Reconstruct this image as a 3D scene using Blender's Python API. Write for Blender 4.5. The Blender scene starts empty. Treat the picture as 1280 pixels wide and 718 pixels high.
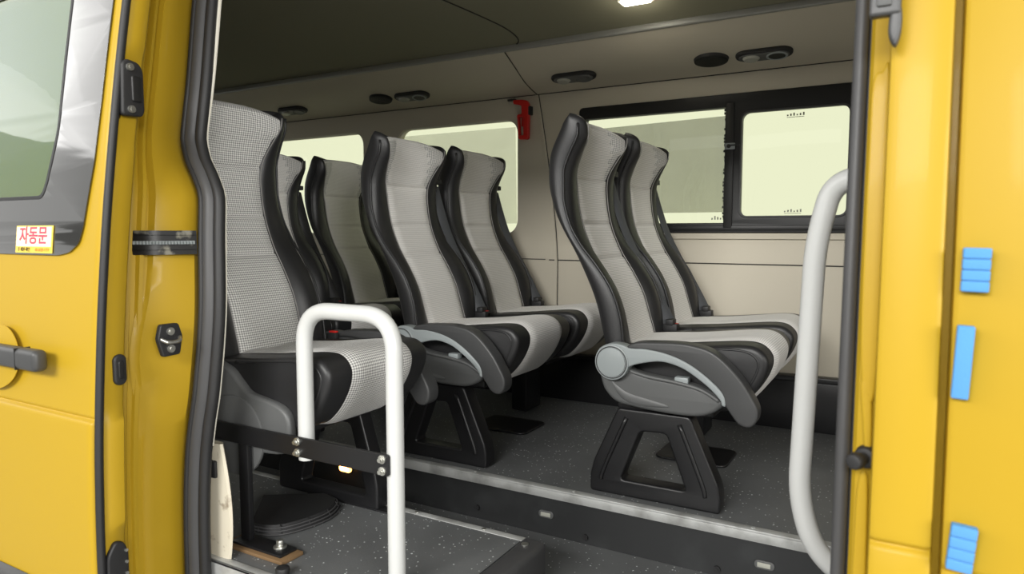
import bpy, bmesh, math, random
from mathutils import Vector, Matrix
random.seed(7)
S = bpy.context.scene
C = S.collection
PI = math.pi

# ------------------------------------------------------------------ materials
def srgb(r, g, b):
    def f(c):
        c /= 255.0
        return c/12.92 if c <= .04045 else ((c+.055)/1.055)**2.4
    return (f(r), f(g), f(b), 1)

def mat(name, col, rough=.5, metal=0, spec=.5, coat=0, bump=None, trans=0, emit=None, var=None):
    m = bpy.data.materials.new(name); m.use_nodes = True
    nt = m.node_tree; b = nt.nodes['Principled BSDF']
    b.inputs['Base Color'].default_value = col
    b.inputs['Roughness'].default_value = rough
    b.inputs['Metallic'].default_value = metal
    b.inputs['Specular IOR Level'].default_value = spec
    b.inputs['Coat Weight'].default_value = coat
    b.inputs['Coat Roughness'].default_value = .08
    b.inputs['Transmission Weight'].default_value = trans
    if emit:
        b.inputs['Emission Color'].default_value = emit[0]; b.inputs['Emission Strength'].default_value = emit[1]
    if bump or var:
        tc = nt.nodes.new('ShaderNodeTexCoord')
    if bump:
        n = nt.nodes.new('ShaderNodeTexNoise'); n.inputs['Scale'].default_value = bump[0]; n.inputs['Detail'].default_value = 4
        nt.links.new(tc.outputs['Object'], n.inputs['Vector'])
        bp = nt.nodes.new('ShaderNodeBump'); bp.inputs['Strength'].default_value = bump[1]; bp.inputs['Distance'].default_value = .002
        nt.links.new(n.outputs['Fac'], bp.inputs['Height']); nt.links.new(bp.outputs['Normal'], b.inputs['Normal'])
    if var:                                   # (scale, colour, low, high): dirt or wear of that colour
        n = nt.nodes.new('ShaderNodeTexNoise'); n.inputs['Scale'].default_value = var[0]; n.inputs['Detail'].default_value = 6
        nt.links.new(tc.outputs['Object'], n.inputs['Vector'])
        mr = nt.nodes.new('ShaderNodeMapRange'); mr.inputs['From Min'].default_value = var[2]; mr.inputs['From Max'].default_value = var[3]
        nt.links.new(n.outputs['Fac'], mr.inputs['Value'])
        mx = nt.nodes.new('ShaderNodeMix'); mx.data_type = 'RGBA'
        mx.inputs['A'].default_value = col; mx.inputs['B'].default_value = var[1]
        nt.links.new(mr.outputs['Result'], mx.inputs['Factor']); nt.links.new(mx.outputs['Result'], b.inputs['Base Color'])
    return m

def fabric(name, light, dark, sx, sy, kind, amount=1.0):
    """woven cloth from the panel's own UVs (metres)."""
    m = mat(name, light, .9, spec=.2)
    nt = m.node_tree; b = nt.nodes['Principled BSDF']
    uv = nt.nodes.new('ShaderNodeUVMap'); sep = nt.nodes.new('ShaderNodeSeparateXYZ')
    nt.links.new(uv.outputs['UV'], sep.inputs['Vector'])
    def mth(op, a, b_=None):
        n = nt.nodes.new('ShaderNodeMath'); n.operation = op
        for i, v in enumerate((a, b_)):
            if v is None: continue
            if isinstance(v, (int, float)): n.inputs[i].default_value = v
            else: nt.links.new(v, n.inputs[i])
        return n.outputs[0]
    x = mth('MULTIPLY', sep.outputs['X'], 2*PI/sx); y = mth('MULTIPLY', sep.outputs['Y'], 2*PI/sy)
    if kind == 'dots':
        w = mth('MULTIPLY', mth('SINE', mth('ADD', x, y)), mth('SINE', mth('SUBTRACT', x, y)))
    else:
        w = mth('ADD', mth('MULTIPLY', mth('SINE', y), .8), mth('MULTIPLY', mth('SINE', mth('ADD', x, mth('MULTIPLY', y, .5))), .35))
    mr = nt.nodes.new('ShaderNodeMapRange'); mr.inputs['From Min'].default_value = -.55; mr.inputs['From Max'].default_value = .55
    nt.links.new(w, mr.inputs['Value'])
    mx = nt.nodes.new('ShaderNodeMix'); mx.data_type = 'RGBA'; mx.inputs['A'].default_value = dark; mx.inputs['B'].default_value = light
    nt.links.new(mr.outputs['Result'], mx.inputs['Factor']); nt.links.new(mx.outputs['Result'], b.inputs['Base Color'])
    bp = nt.nodes.new('ShaderNodeBump'); bp.inputs['Strength'].default_value = .35; bp.inputs['Distance'].default_value = .001
    nt.links.new(w, bp.inputs['Height']); nt.links.new(bp.outputs['Normal'], b.inputs['Normal'])
    b.inputs['Sheen Weight'].default_value = .15
    return m

def speckle(name, base, rough=.5):
    m = mat(name, base, rough, bump=(180, .15)); nt = m.node_tree; b = nt.nodes['Principled BSDF']
    tc = nt.nodes.new('ShaderNodeTexCoord')
    v = nt.nodes.new('ShaderNodeTexVoronoi'); v.inputs['Scale'].default_value = 95; v.inputs['Randomness'].default_value = 1
    nt.links.new(tc.outputs['Object'], v.inputs['Vector'])
    n = nt.nodes.new('ShaderNodeSeparateColor'); nt.links.new(v.outputs['Color'], n.inputs['Color'])
    r = nt.nodes.new('ShaderNodeMapRange'); r.inputs['From Min'].default_value = .45; r.inputs['From Max'].default_value = 1; r.inputs['To Min'].default_value = .03; r.inputs['To Max'].default_value = .24
    nt.links.new(n.outputs['Red'], r.inputs['Value'])
    lt = nt.nodes.new('ShaderNodeMath'); lt.operation = 'LESS_THAN'
    nt.links.new(v.outputs['Distance'], lt.inputs[0]); nt.links.new(r.outputs['Result'], lt.inputs[1])
    ns = nt.nodes.new('ShaderNodeTexNoise'); ns.inputs['Scale'].default_value = 5; ns.inputs['Detail'].default_value = 6
    nt.links.new(tc.outputs['Object'], ns.inputs['Vector'])
    m0 = nt.nodes.new('ShaderNodeMix'); m0.data_type = 'RGBA'; m0.inputs['A'].default_value = tuple(c*.8 for c in base[:3])+(1,)
    m0.inputs['B'].default_value = tuple(c*1.3 for c in base[:3])+(1,); nt.links.new(ns.outputs['Fac'], m0.inputs['Factor'])
    mx = nt.nodes.new('ShaderNodeMix'); mx.data_type = 'RGBA'; mx.inputs['B'].default_value = (.75, .78, .78, 1)
    nt.links.new(m0.outputs['Result'], mx.inputs['A']); nt.links.new(lt.outputs[0], mx.inputs['Factor'])
    nt.links.new(mx.outputs['Result'], b.inputs['Base Color'])
    return m

def glass(name, tint, ior=1.45):
    m = bpy.data.materials.new(name); m.use_nodes = True; nt = m.node_tree
    for n in list(nt.nodes):
        if n.type != 'OUTPUT_MATERIAL': nt.nodes.remove(n)
    out = nt.nodes['Material Output']
    t = nt.nodes.new('ShaderNodeBsdfTransparent'); t.inputs['Color'].default_value = tint
    g = nt.nodes.new('ShaderNodeBsdfGlossy'); g.inputs['Roughness'].default_value = .02
    fr = nt.nodes.new('ShaderNodeFresnel'); fr.inputs['IOR'].default_value = ior
    mx = nt.nodes.new('ShaderNodeMixShader')
    geo = nt.nodes.new('ShaderNodeNewGeometry'); inv = nt.nodes.new('ShaderNodeMath'); inv.operation = 'SUBTRACT'; inv.inputs[0].default_value = 1
    nt.links.new(geo.outputs['Backfacing'], inv.inputs[1])           # the far face of a pane does not reflect totally
    mu = nt.nodes.new('ShaderNodeMath'); mu.operation = 'MULTIPLY'; nt.links.new(fr.outputs[0], mu.inputs[0]); nt.links.new(inv.outputs[0], mu.inputs[1])
    nt.links.new(mu.outputs[0], mx.inputs[0]); nt.links.new(t.outputs[0], mx.inputs[1]); nt.links.new(g.outputs[0], mx.inputs[2])
    nt.links.new(mx.outputs[0], out.inputs['Surface'])
    return m

def mesh_cloth(name, col, holes):
    """perforated blind cloth: a fixed share of it is open."""
    m = bpy.data.materials.new(name); m.use_nodes = True; nt = m.node_tree
    b = nt.nodes['Principled BSDF']; b.inputs['Base Color'].default_value = col; b.inputs['Roughness'].default_value = .9
    out = nt.nodes['Material Output']
    t = nt.nodes.new('ShaderNodeBsdfTransparent'); mx = nt.nodes.new('ShaderNodeMixShader')
    tc = nt.nodes.new('ShaderNodeTexCoord'); n = nt.nodes.new('ShaderNodeTexNoise'); n.inputs['Scale'].default_value = 3
    nt.links.new(tc.outputs['Object'], n.inputs['Vector'])
    mr = nt.nodes.new('ShaderNodeMapRange'); mr.inputs['To Min'].default_value = holes-.05; mr.inputs['To Max'].default_value = holes+.05
    nt.links.new(n.outputs['Fac'], mr.inputs['Value'])
    nt.links.new(mr.outputs['Result'], mx.inputs[0]); nt.links.new(b.outputs[0], mx.inputs[1]); nt.links.new(t.outputs[0], mx.inputs[2])
    nt.links.new(mx.outputs[0], out.inputs['Surface'])
    return m

M = dict(
    paint=mat('yellow_paint', (.465, .298, .018, 1), .42, spec=.22, coat=.04),
    leather=mat('black_leather', (.018, .018, .019, 1), .42, spec=.55, bump=(420, .25)),
    cloth=fabric('grey_cloth', (.88, .86, .83, 1), (.61, .60, .575, 1), .0065, .005, 'lines'),
    headcloth=fabric('grey_dot_cloth', (.80, .79, .76, 1), (.34, .34, .33, 1), .0155, .0135, 'dots'),
    dotcloth=fabric('dotted_cloth', (.82, .81, .785, 1), (.25, .25, .245, 1), .0135, .0125, 'dots'),
    thread=mat('grey_thread', (.30, .29, .28, 1), .8),
    gplastic=mat('grey_plastic', (.105, .108, .108, 1), .45, bump=(700, .12)),
    dplastic=mat('dark_grey_plastic', (.055, .056, .057, 1), .42, bump=(700, .12)),
    lplastic=mat('light_grey_plastic', (.30, .33, .335, 1), .42),
    steel=mat('black_steel', (.010, .010, .011, 1), .38, spec=.5, bump=(300, .08)),
    chrome=mat('zinc_bolt', (.62, .62, .58, 1), .3, metal=.9),
    alu=mat('scuffed_aluminium', (.50, .51, .50, 1), .45, metal=.25, bump=(60, .3), var=(14, (.26, .26, .25, 1), .45, .75)),
    white=mat('white_pole', (.60, .61, .60, 1), .35, spec=.5, coat=.2),
    rubber=mat('black_rubber', (.018, .018, .019, 1), .55, bump=(150, .1)),
    rubberg=mat('grey_rubber', (.06, .06, .062, 1), .5),
    floor=speckle('speckled_vinyl', (.125, .130, .132, 1), .42),
    riser=mat('black_riser', (.022, .023, .024, 1), .5, var=(9, (.032, .034, .035, 1), .5, .7)),
    wall=mat('beige_trim', srgb(197, 190, 173), .62, bump=(250, .05)),
    cream=mat('cream_trim', srgb(224, 220, 206), .6),
    dirty=mat('stained_cream', srgb(214, 206, 186), .7, var=(22, (.16, .10, .05, 1), .60, .72)),
    head=mat('headliner', srgb(128, 126, 106), .85, bump=(400, .1)),
    alur=mat('grey_rail', (.33, .33, .31, 1), .45, metal=.25),
    seam=mat('dark_seam', (.03, .028, .024, 1), .8),
    frame=mat('black_frame', (.012, .012, .012, 1), .45),
    glass=glass('tinted_glass', (.93, .95, .80, 1)),
    cglass=glass('clear_glass', (.97, .985, .985, 1)),
    dglass=glass('door_glass', (.68, .82, 1.0, 1), 1.75),
    frit=mat('black_glass_border', (.03, .03, .029, 1), .06, spec=.6, coat=1),
    blind=mesh_cloth('grey_blind', (.24, .24, .18, 1), .62),
    blind2=mesh_cloth('pale_blind', (.60, .61, .48, 1), .78),
    red=mat('red_plastic', (.62, .018, .014, 1), .35),
    orange=mat('orange_wood', (.42, .13, .03, 1), .6),
    wood=mat('plywood', (.20, .12, .055, 1), .7),
    foam=mat('blue_foam', srgb(84, 146, 205), .9, bump=(300, .2)),
    lamp=mat('lamp_glow', (1, .95, .8, 1), .4, emit=((1, .96, .80, 1), 9)),
    amber=mat('amber_glow', (1, .5, .15, 1), .4, emit=((1, .42, .10, 1), 7)),
    amberc=mat('amber_core', (1, .8, .5, 1), .4, emit=((1, .75, .42, 1), 14)),
    lens=mat('grey_lens', (.42, .42, .37, 1), .25, bump=(200, .4)),
    belt=mat('grey_webbing', (.064, .068, .074, 1), .55, bump=(500, .2)),
    beltk=mat('black_webbing', (.014, .014, .015, 1), .4),
    grease=mat('greased_steel', (.02, .02, .02, 1), .35, metal=.3, var=(30, (.22, .21, .17, 1), .56, .68)),
    concrete=mat('garage_floor', (.34, .34, .33, 1), .5, var=(2, (.26, .26, .25, 1), .4, .7)),
    gwall=mat('grey_partition', (.12, .12, .115, 1), .7),
    gwall2=mat('garage_roof', (.6, .6, .59, 1), .8),
    stamp=mat('stamp_grey', (.36, .37, .30, 1), .6),
    paper=mat('sticker_paper', srgb(250, 238, 205), .4),
    yellow2=mat('sticker_yellow', srgb(240, 208, 80), .4),
    redink=mat('red_ink', srgb(216, 66, 92), .5),
    oink=mat('orange_ink', srgb(236, 140, 60), .5),
    kink=mat('black_ink', srgb(80, 66, 30), .5),
)

# ------------------------------------------------------------------ helpers
def link(name, me, m=None, parent=None, smooth=None):
    o = bpy.data.objects.new(name, me); C.objects.link(o)
    if m is not None and not me.materials:
        for x in (m if isinstance(m, (list, tuple)) else [m]): me.materials.append(x)
    if parent is not None: o.parent = parent
    if smooth is not None:
        for p in me.polygons: p.use_smooth = True
        if smooth < 180:
            me.set_sharp_from_angle(angle=math.radians(smooth))
    return o

def mesh(name, vs, fs, m, parent=None, smooth=None, uv=None, fm=None):
    me = bpy.data.meshes.new(name); me.from_pydata([tuple(v) for v in vs], [], fs); me.update()
    if uv:
        l = me.uv_layers.new(name='UVMap')
        for lp in me.loops: l.data[lp.index].uv = uv[lp.vertex_index]
    o = link(name, me, m, parent, smooth)
    if fm:
        for p, i in zip(me.polygons, fm): p.material_index = i
    return o

def recalc(o):
    bm = bmesh.new(); bm.from_mesh(o.data); bmesh.ops.recalc_face_normals(bm, faces=bm.faces); bm.to_mesh(o.data); bm.free()
    return o

class MB:
    """collects primitive shapes for ONE mesh object"""
    def __init__(s): s.v = []; s.f = []; s.m = []
    def add(s, vs, fs, mi=0):
        n = len(s.v); s.v += [tuple(v) for v in vs]; s.f += [[i+n for i in f] for f in fs]; s.m += [mi]*len(fs); return s
    def box(s, x0, x1, y0, y1, z0, z1, mi=0):
        vs = [(x, y, z) for x in (x0, x1) for y in (y0, y1) for z in (z0, z1)]
        return s.add(vs, [(0, 1, 3, 2), (4, 6, 7, 5), (0, 4, 5, 1), (2, 3, 7, 6), (0, 2, 6, 4), (1, 5, 7, 3)], mi)
    def cyl(s, a, b, r, n=20, r2=None, mi=0):
        a = Vector(a); b = Vector(b); d = (b-a).normalized()
        q = d.to_track_quat('Z', 'Y'); r2 = r if r2 is None else r2
        vs = []
        for c, rr in ((a, r), (b, r2)):
            vs += [c+q @ Vector((rr*math.cos(2*PI*i/n), rr*math.sin(2*PI*i/n), 0)) for i in range(n)]
        fs = [(i, (i+1) % n, n+(i+1) % n, n+i) for i in range(n)]+[list(range(n))[::-1], list(range(n, 2*n))]
        return s.add(vs, fs, mi)
    def tube(s, path, r, n=10, closed=False, mi=0):
        vs, fs = sweep(path, [(r*math.cos(2*PI*i/n), r*math.sin(2*PI*i/n)) for i in range(n)], closed)
        return s.add(vs, fs, mi)
    def obj(s, name, m, parent=None, smooth=35, bevel=0, seg=2):
        o = mesh(name, s.v, s.f, m, parent, None, fm=s.m)
        recalc(o)
        if bevel:
            b = o.modifiers.new('bevel', 'BEVEL'); b.width = bevel; b.segments = seg; b.limit_method = 'ANGLE'
            bake(o)
        if smooth is not None:
            for p in o.data.polygons: p.use_smooth = True
            o.data.set_sharp_from_angle(angle=math.radians(smooth))
        return o

def bake(o):
    dg = bpy.context.evaluated_depsgraph_get(); dg.update()
    me = bpy.data.meshes.new_from_object(o.evaluated_get(dg)); o.modifiers.clear(); o.data = me
    return o

def sweep(path, sec, closed=False):
    P = [Vector(p) for p in path]; n = len(P); k = len(sec); vs = []; fs = []
    T = []
    for i in range(n):
        a = P[(i-1) % n] if (closed or i > 0) else P[i]; b = P[(i+1) % n] if (closed or i < n-1) else P[i]
        T.append((b-a).normalized())
    up = Vector((0, 0, 1))
    if abs(T[0].dot(up)) > .9: up = Vector((0, 1, 0))
    N = (up-T[0]*up.dot(T[0])).normalized()
    for i in range(n):
        if i: N = (N-T[i]*N.dot(T[i])).normalized()
        B = T[i].cross(N)
        vs += [P[i]+N*a+B*b for a, b in sec]
    m = n if closed else n-1
    for i in range(m):
        j = (i+1) % n
        for c in range(k): fs.append((i*k+c, i*k+(c+1) % k, j*k+(c+1) % k, j*k+c))
    if not closed: fs += [list(range(k))[::-1], list(range((n-1)*k, n*k))]
    return vs, fs

def smoothpath(pts, n=8, closed=False):
    P = [Vector(p) for p in pts]; out = []; L = len(P)
    for i in range(L if closed else L-1):
        if closed: a, b, c, d = (P[(i+j-1) % L] for j in range(4))
        else: a, b, c, d = P[max(i-1, 0)], P[i], P[i+1], P[min(i+2, L-1)]
        for k in range(n):
            t = k/n
            out.append(.5*((2*b)+(c-a)*t+(2*a-5*b+4*c-d)*t*t+(3*b-a-3*c+d)*t**3))
    if not closed: out.append(P[-1])
    return out

def roundpath(pts, r, n=6):
    """polyline with its corners rounded to radius r"""
    P = [Vector(p) for p in pts]; out = [P[0]]
    for i in range(1, len(P)-1):
        a = (P[i-1]-P[i]); b = (P[i+1]-P[i]); rr = min(r, a.length*.5, b.length*.5)
        p0 = P[i]+a.normalized()*rr; p1 = P[i]+b.normalized()*rr
        for k in range(n+1):
            t = k/n; out.append(p0*(1-t)**2+P[i]*2*t*(1-t)+p1*t*t)
    return out+[P[-1]]

def interp(tab, x):
    """monotone-ish cubic through (x, y) pairs"""
    xs = [t[0] for t in tab]; ys = [t[1] for t in tab]
    if x <= xs[0]: return ys[0]
    if x >= xs[-1]: return ys[-1]
    i = max(j for j in range(len(xs)-1) if xs[j] <= x)
    def sl(j):
        if j <= 0 or j >= len(xs)-1: return (ys[min(j+1, len(xs)-1)]-ys[max(j-1, 0)])/(xs[min(j+1, len(xs)-1)]-xs[max(j-1, 0)])
        a = (ys[j]-ys[j-1])/(xs[j]-xs[j-1]); b = (ys[j+1]-ys[j])/(xs[j+1]-xs[j])
        return 0 if a*b <= 0 else 2*a*b/(a+b)
    h = xs[i+1]-xs[i]; t = (x-xs[i])/h
    return ys[i]*(1+2*t)*(1-t)**2+sl(i)*h*t*(1-t)**2+ys[i+1]*t*t*(3-2*t)+sl(i+1)*h*t*t*(t-1)

def grid(name, rows, m, parent=None, closed=False, capped=False, smooth=180, uv=None):
    n = len(rows); k = len(rows[0]); vs = [p for r in rows for p in r]; fs = []
    for i in range(n-1):
        for c in range(k if closed else k-1):
            d = (c+1) % k; fs.append((i*k+c, i*k+d, (i+1)*k+d, (i+1)*k+c))
    if capped: fs += [list(range(k))[::-1], list(range((n-1)*k, n*k))]
    return mesh(name, vs, fs, m, parent, smooth, uv=[q for r in uv for q in r] if uv else None)

def plate(name, outlines, y0, y1, bev, m, parent=None, plane='xz', smooth=40, seg=3, at=None):
    """outline(s) [outer, hole, ...] filled, extruded and bevelled; as ONE mesh. plane xz: (x,z) extruded in y"""
    cu = bpy.data.curves.new('tmp', 'CURVE'); cu.dimensions = '2D'; cu.fill_mode = 'BOTH'
    for o in outlines:
        s = cu.splines.new('POLY'); s.points.add(len(o)-1)
        for p, q in zip(s.points, o): p.co = (q[0], q[1], 0, 1)
        s.use_cyclic_u = True
    h = abs(y1-y0)/2; bev = min(bev, h*.95)
    cu.extrude = h-bev; cu.bevel_depth = bev; cu.bevel_resolution = seg; cu.offset = -bev
    ob = bpy.data.objects.new('tmp', cu); C.objects.link(ob)
    dg = bpy.context.evaluated_depsgraph_get(); dg.update()
    me = bpy.data.meshes.new_from_object(ob.evaluated_get(dg))
    bpy.data.objects.remove(ob); bpy.data.curves.remove(cu)
    mid = (y0+y1)/2
    if plane == 'xz': R = Matrix.Translation((0, mid, 0)) @ Matrix.Rotation(PI/2, 4, 'X')
    elif plane == 'xy': R = Matrix.Translation((0, 0, mid))
    else: R = Matrix.Translation((mid, 0, 0)) @ Matrix(((0, 0, 1, 0), (1, 0, 0, 0), (0, 1, 0, 0), (0, 0, 0, 1)))   # (y,z) extruded in x
    if at is not None: R = at @ R
    me.transform(R); me.materials.clear()
    bm = bmesh.new(); bm.from_mesh(me); bmesh.ops.remove_doubles(bm, verts=bm.verts, dist=1e-5)
    bmesh.ops.recalc_face_normals(bm, faces=bm.faces); bm.to_mesh(me); bm.free()
    return link(name, me, m, parent, smooth)

def sm2(pts, n=6):
    return [(p.x, p.y) for p in smoothpath([(a, b, 0) for a, b in pts], n, True)]

def rrect(x0, x1, z0, z1, r, n=6):
    out = []
    for cx, cz, a in ((x1-r, z0+r, -PI/2), (x1-r, z1-r, 0), (x0+r, z1-r, PI/2), (x0+r, z0+r, PI)):
        out += [(cx+r*math.cos(a+PI/2*i/n), cz+r*math.sin(a+PI/2*i/n)) for i in range(n+1)]
    return out

def rpoly(pts, r, n=5):
    """closed polygon with rounded corners"""
    P = [Vector((a, b, 0)) for a, b in pts]; L = len(P); out = []
    for i in range(L):
        a = P[i-1]-P[i]; b = P[(i+1) % L]-P[i]; rr = min(r, a.length*.45, b.length*.45)
        p0 = P[i]+a.normalized()*rr; p1 = P[i]+b.normalized()*rr
        for k in range(n+1):
            t = k/n; q = p0*(1-t)**2+P[i]*2*t*(1-t)+p1*t*t; out.append((q.x, q.y))
    return out

def thing(name, label, cat, loc=(0, 0, 0), group=None):
    o = bpy.data.objects.new(name, None); C.objects.link(o); o.location = loc; o.empty_display_size = .05
    o['label'] = label; o['category'] = cat
    if group: o['group'] = group
    return o
def tag(o, label, cat, group=None):
    o['label'] = label; o['category'] = cat
    if group: o['group'] = group
    return o
def struct(o):
    o['kind'] = 'structure'; return o
def lab(o, t):
    o['label'] = t; return o

# ------------------------------------------------------------------ seats (local: x forward, y across from the doorway, z up)
W = .408
F_T = [(.42, -.098), (.46, -.105), (.517, -.122), (.59, -.145), (.66, -.182), (.738, -.231), (.828, -.268), (.89, -.281), (.977, -.288), (1.032, -.276), (1.08, -.262), (1.12, -.257), (1.15, -.268), (1.168, -.30)]
P_T = [(.42, -.09), (.475, -.096), (.535, -.104), (.618, -.131), (.698, -.184), (.761, -.237), (.834, -.278), (.911, -.296), (.982, -.297), (1.042, -.277), (1.103, -.250), (1.14, -.250), (1.168, -.272)]
R_T = [(.42, -.16), (.475, -.172), (.579, -.197), (.649, -.226), (.746, -.275), (.837, -.331), (.89, -.349), (.957, -.365), (1.018, -.364), (1.067, -.35), (1.118, -.325), (1.15, -.312), (1.168, -.29)]
B_T = [(.42, .082), (.75, .082), (.93, .080), (1.0, .068), (1.08, .044), (1.13, .034), (1.168, .034)]
G_T = [(.42, 0), (.95, 0), (1.08, .9), (1.168, 1)]      # how far the cloth climbs onto the head wings

def make_seat(name, label, loc, zs=1.0, arm=None, jump=False, belt=None, cloth=None, ped=(-.012, .048), pz=0, rodl=None, buckle=True):
    t = thing(name, label, 'seat', loc, 'passenger seats in the minibus')
    cl = cloth or M['cloth']
    Z = lambda z: .42+(z-.42)*zs
    # backrest shell (leather bolsters, sides and rear)
    rows = []
    st = [.42, .46, .50, .55, .60, .65, .70, .75, .80, .85, .90, .94, .98, 1.01, 1.04, 1.07, 1.10, 1.125, 1.145, 1.158, 1.165, 1.167]
    for z in st:
        f, p, r, b = interp(F_T, z), interp(P_T, z), interp(R_T, z), interp(B_T, z)
        wing = interp([(.9, 0), (1.0, .006), (1.08, .016), (1.13, .014), (1.168, .004)], z)
        hd = interp([(.9, .016), (1.05, .034), (1.15, .03), (1.168, .01)], z)
        c = max(p, f)+.005+wing; gw = interp(G_T, z)
        half = [(W/2, r-.016), (.10, r-.010), (.03, r), (.004, r+.016), (-.004, (r+p)/2), (.001, p-.012), (.008, p+.002), (min(.024, b-.016), c-.003), (min(.046, b-.008), c), (b-.003, f+.002+(c-f)*max(.2, gw)), (b+.010, f-.014+(c-f)*gw), (W*.36, f-.014-hd), (W/2, f-.016-hd)]
        s = interp([(1.10, 0), (1.145, .01), (1.158, .08), (1.165, .30), (1.167, .65)], z)
        mid = (r+p)/2
        half = [(v+(W/2-v)*(.5*s*.35), mid+(u-mid)*(1-s)) for v, u in half]
        full = half+[(W-v, u) for v, u in half[-2:0:-1]]
        dip = .046*interp([(1.06, 0), (1.158, .8), (1.167, 1)], z)
        rows.append([(u, v, Z(z)-dip*interp([(.022, 0), (.030, .2), (.040, .8), (.050, 1)], min(v, W-v))-.005*interp([(1.10, 0), (1.167, 1)], z)*max(0, (.012-v)/.012)**2-.020*interp([(1.08, 0), (1.167, 1)], z)*max(0, (v-W+.06)/.06)) for v, u in full])
    back = grid('backrest', rows, M['leather'], t, closed=True, capped=True)
    recalc(back)
    sd = back.modifiers.new('s', 'SUBSURF'); sd.levels = 2; sd.render_levels = 2; bake(back)
    for p in back.data.polygons: p.use_smooth = True
    # woven centre panel: head cloth with its curved seams, then three quilted cushions
    seams = (.975, .827, .715)
    def panel(nm, z0, z1, m, over=False):
        rows = []; uv = []; n = max(10, int((z1-z0)/.007))
        zz = [z0+(z1-z0)*i/n for i in range(n+1)]
        roll = [(1.140+.002*0, 0)]+[(1.14, k/9) for k in range(1, 13)] if over else []
        for z, tt in [(z, 0) for z in zz]+roll[1:]:
            f, b = interp(F_T, z), interp(B_T, z)
            hd = interp([(.44, .004), (.7, .006), (.9, .012), (1.05, .030), (1.15, .028), (1.168, .012)], z)
            g = sum(.011*math.exp(-((z-s)/.006)**2) for s in seams); gw = interp(G_T, z)
            p = interp(P_T, z); wing = interp([(.9, 0), (1.0, .006), (1.08, .016), (1.13, .014), (1.168, .004)], z); cc = max(p, f)+.005+wing
            row = []; uvr = []
            for k in range(25):
                a = k/24; v = b+(W-2*b)*a; e = min(a, 1-a)*2
                puff = .012*(1-(1-min(1, e*3))**2)
                g2 = 0
                if z > .975:                                         # vertical seams that curve outwards down the head part
                    qq = .94-.24*((z-.975)/.19)**1.3
                    g2 = .004*(math.exp(-((a-qq)/.016)**2)+math.exp(-((1-a-qq)/.016)**2))
                ed = abs(2*a-1); up = (cc-f)*gw*ed**2.2
                an = min(tt, 1)*PI/2; bk = .036*(1-math.cos(an)); lift = .017*math.sin(an)-.05*max(0, tt-1)
                row.append((f-.004+up*(1-.5*min(tt, 1))-hd*(1-ed**2)*(1-.8*min(tt, 1))+puff*(1-.7*min(tt, 1))-g*min(1, e*5)-g2-bk-.03*max(0, tt-1), v+(W/2-v)*.06*tt*ed, Z(z)+lift-.012*interp([(1.06, 0), (1.14, 1)], z)*ed**3-.012*interp([(1.06, 0), (1.14, 1)], z)*max(0, (a-.7)/.3)**1.5)); uvr.append((v, z))
            rows.append(row); uv.append(uvr)
        o = grid(nm, rows, m, back, uv=uv)
        if z0 > .9:                                                  # dotted cloth on the wings, outside those seams
            o.data.materials.append(M['headcloth'] if not jump else M['dotcloth'])
            for i, q in enumerate(o.data.polygons):
                zc = zz[min(i//24, len(zz)-1)]; a = (i % 24+.5)/24
                if max(a, 1-a) > .94-.24*((zc-.975)/.19)**1.3: q.material_index = 1
        return o
    panel('woven_panel', .44, .975, cl); lab(panel('head_panel', .975, 1.14, M['dotcloth'] if jump else M['cloth'], True), 'dotted grey cloth of the headrest')
    for side in (0, 1):
        path = []
        for i in range(40):
            z = .43+(1.13-.43)*i/39; p = interp(P_T, z)
            v = .002; path.append((p-.001, v if not side else W-v, Z(z)))
        MB().tube(path, .0038, 6).obj('piping', M['leather'], back, 180)
        path = []
        for i in range(44):
            z = .45+(1.125-.45)*i/43; f, b = interp(F_T, z), interp(B_T, z)
            path.append((f+.001+(max(interp(P_T, z), f)+.005+interp([(.9, 0), (1.0, .006), (1.08, .016), (1.13, .014), (1.168, .004)], z)-f)*interp(G_T, z), b if not side else W-b, Z(z)))
        lab(MB().tube(path, .0018, 5).obj('edge_stitching', M['thread'], back, 180), 'pale stitched edge of the grey panel')
    # cushion
    prof = [(-.16, .33), (-.165, .41), (-.13, .45), (-.05, .460), (.05, .468), (.15, .479), (.24, .488), (.285, .484), (.312, .462), (.318, .435), (.308, .40), (.285, .36), (.255, .325), (.222, .302), (.17, .292), (0, .290), (-.10, .295)]
    cu = plate('cushion', [sm2(prof, 5)], 0, W, .016, M['leather'], t, smooth=60)
    rows = []; uv = []; pp = smoothpath([(a, 0, b) for a, b in prof[2:15]], 6); L = 0
    for i, q in enumerate(pp):
        a = pp[max(i-1, 0)]; b = pp[min(i+1, len(pp)-1)]; tg = (b-a).normalized(); nrm = Vector((-tg.z, 0, tg.x))
        L += (q-pp[i-1]).length if i else 0
        row = []; uvr = []
        for k in range(21):
            w = k/20; e = min(w, 1-w)*2; v = .082+(W-.164)*w
            seat_dip = .010*(1-(2*w-1)**2)*interp([(-.2, .2), (.05, 1), (.22, .4), (.30, 0)], q.x)*(1 if q.z > .44 else 0)
            off = .0015+.009*(1-(1-min(1, e*3))**2)-seat_dip
            pt = q+nrm*off; row.append((pt.x, v, pt.z)); uvr.append((v, L))
        rows.append(row); uv.append(uvr)
    grid('cushion_panel', rows, M['dotcloth'] if jump else cl, cu, uv=uv)
    for side in (0, 1):
        v = .001 if not side else W-.001
        path = smoothpath([(-.02, v, .452), (.1, v, .464), (.2, v, .473), (.262, v, .470), (.290, v, .448), (.288, v, .415), (.262, v, .362), (.235, v, .325)], 5)
        MB().tube(path, .0036, 6).obj('piping', M['leather'], cu, 180)
    # under-seat pan
    MB().box(-.12, .17, .03, W-.03, .266, .300).obj('seat_pan', M['steel'], t, bevel=.006)
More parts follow.
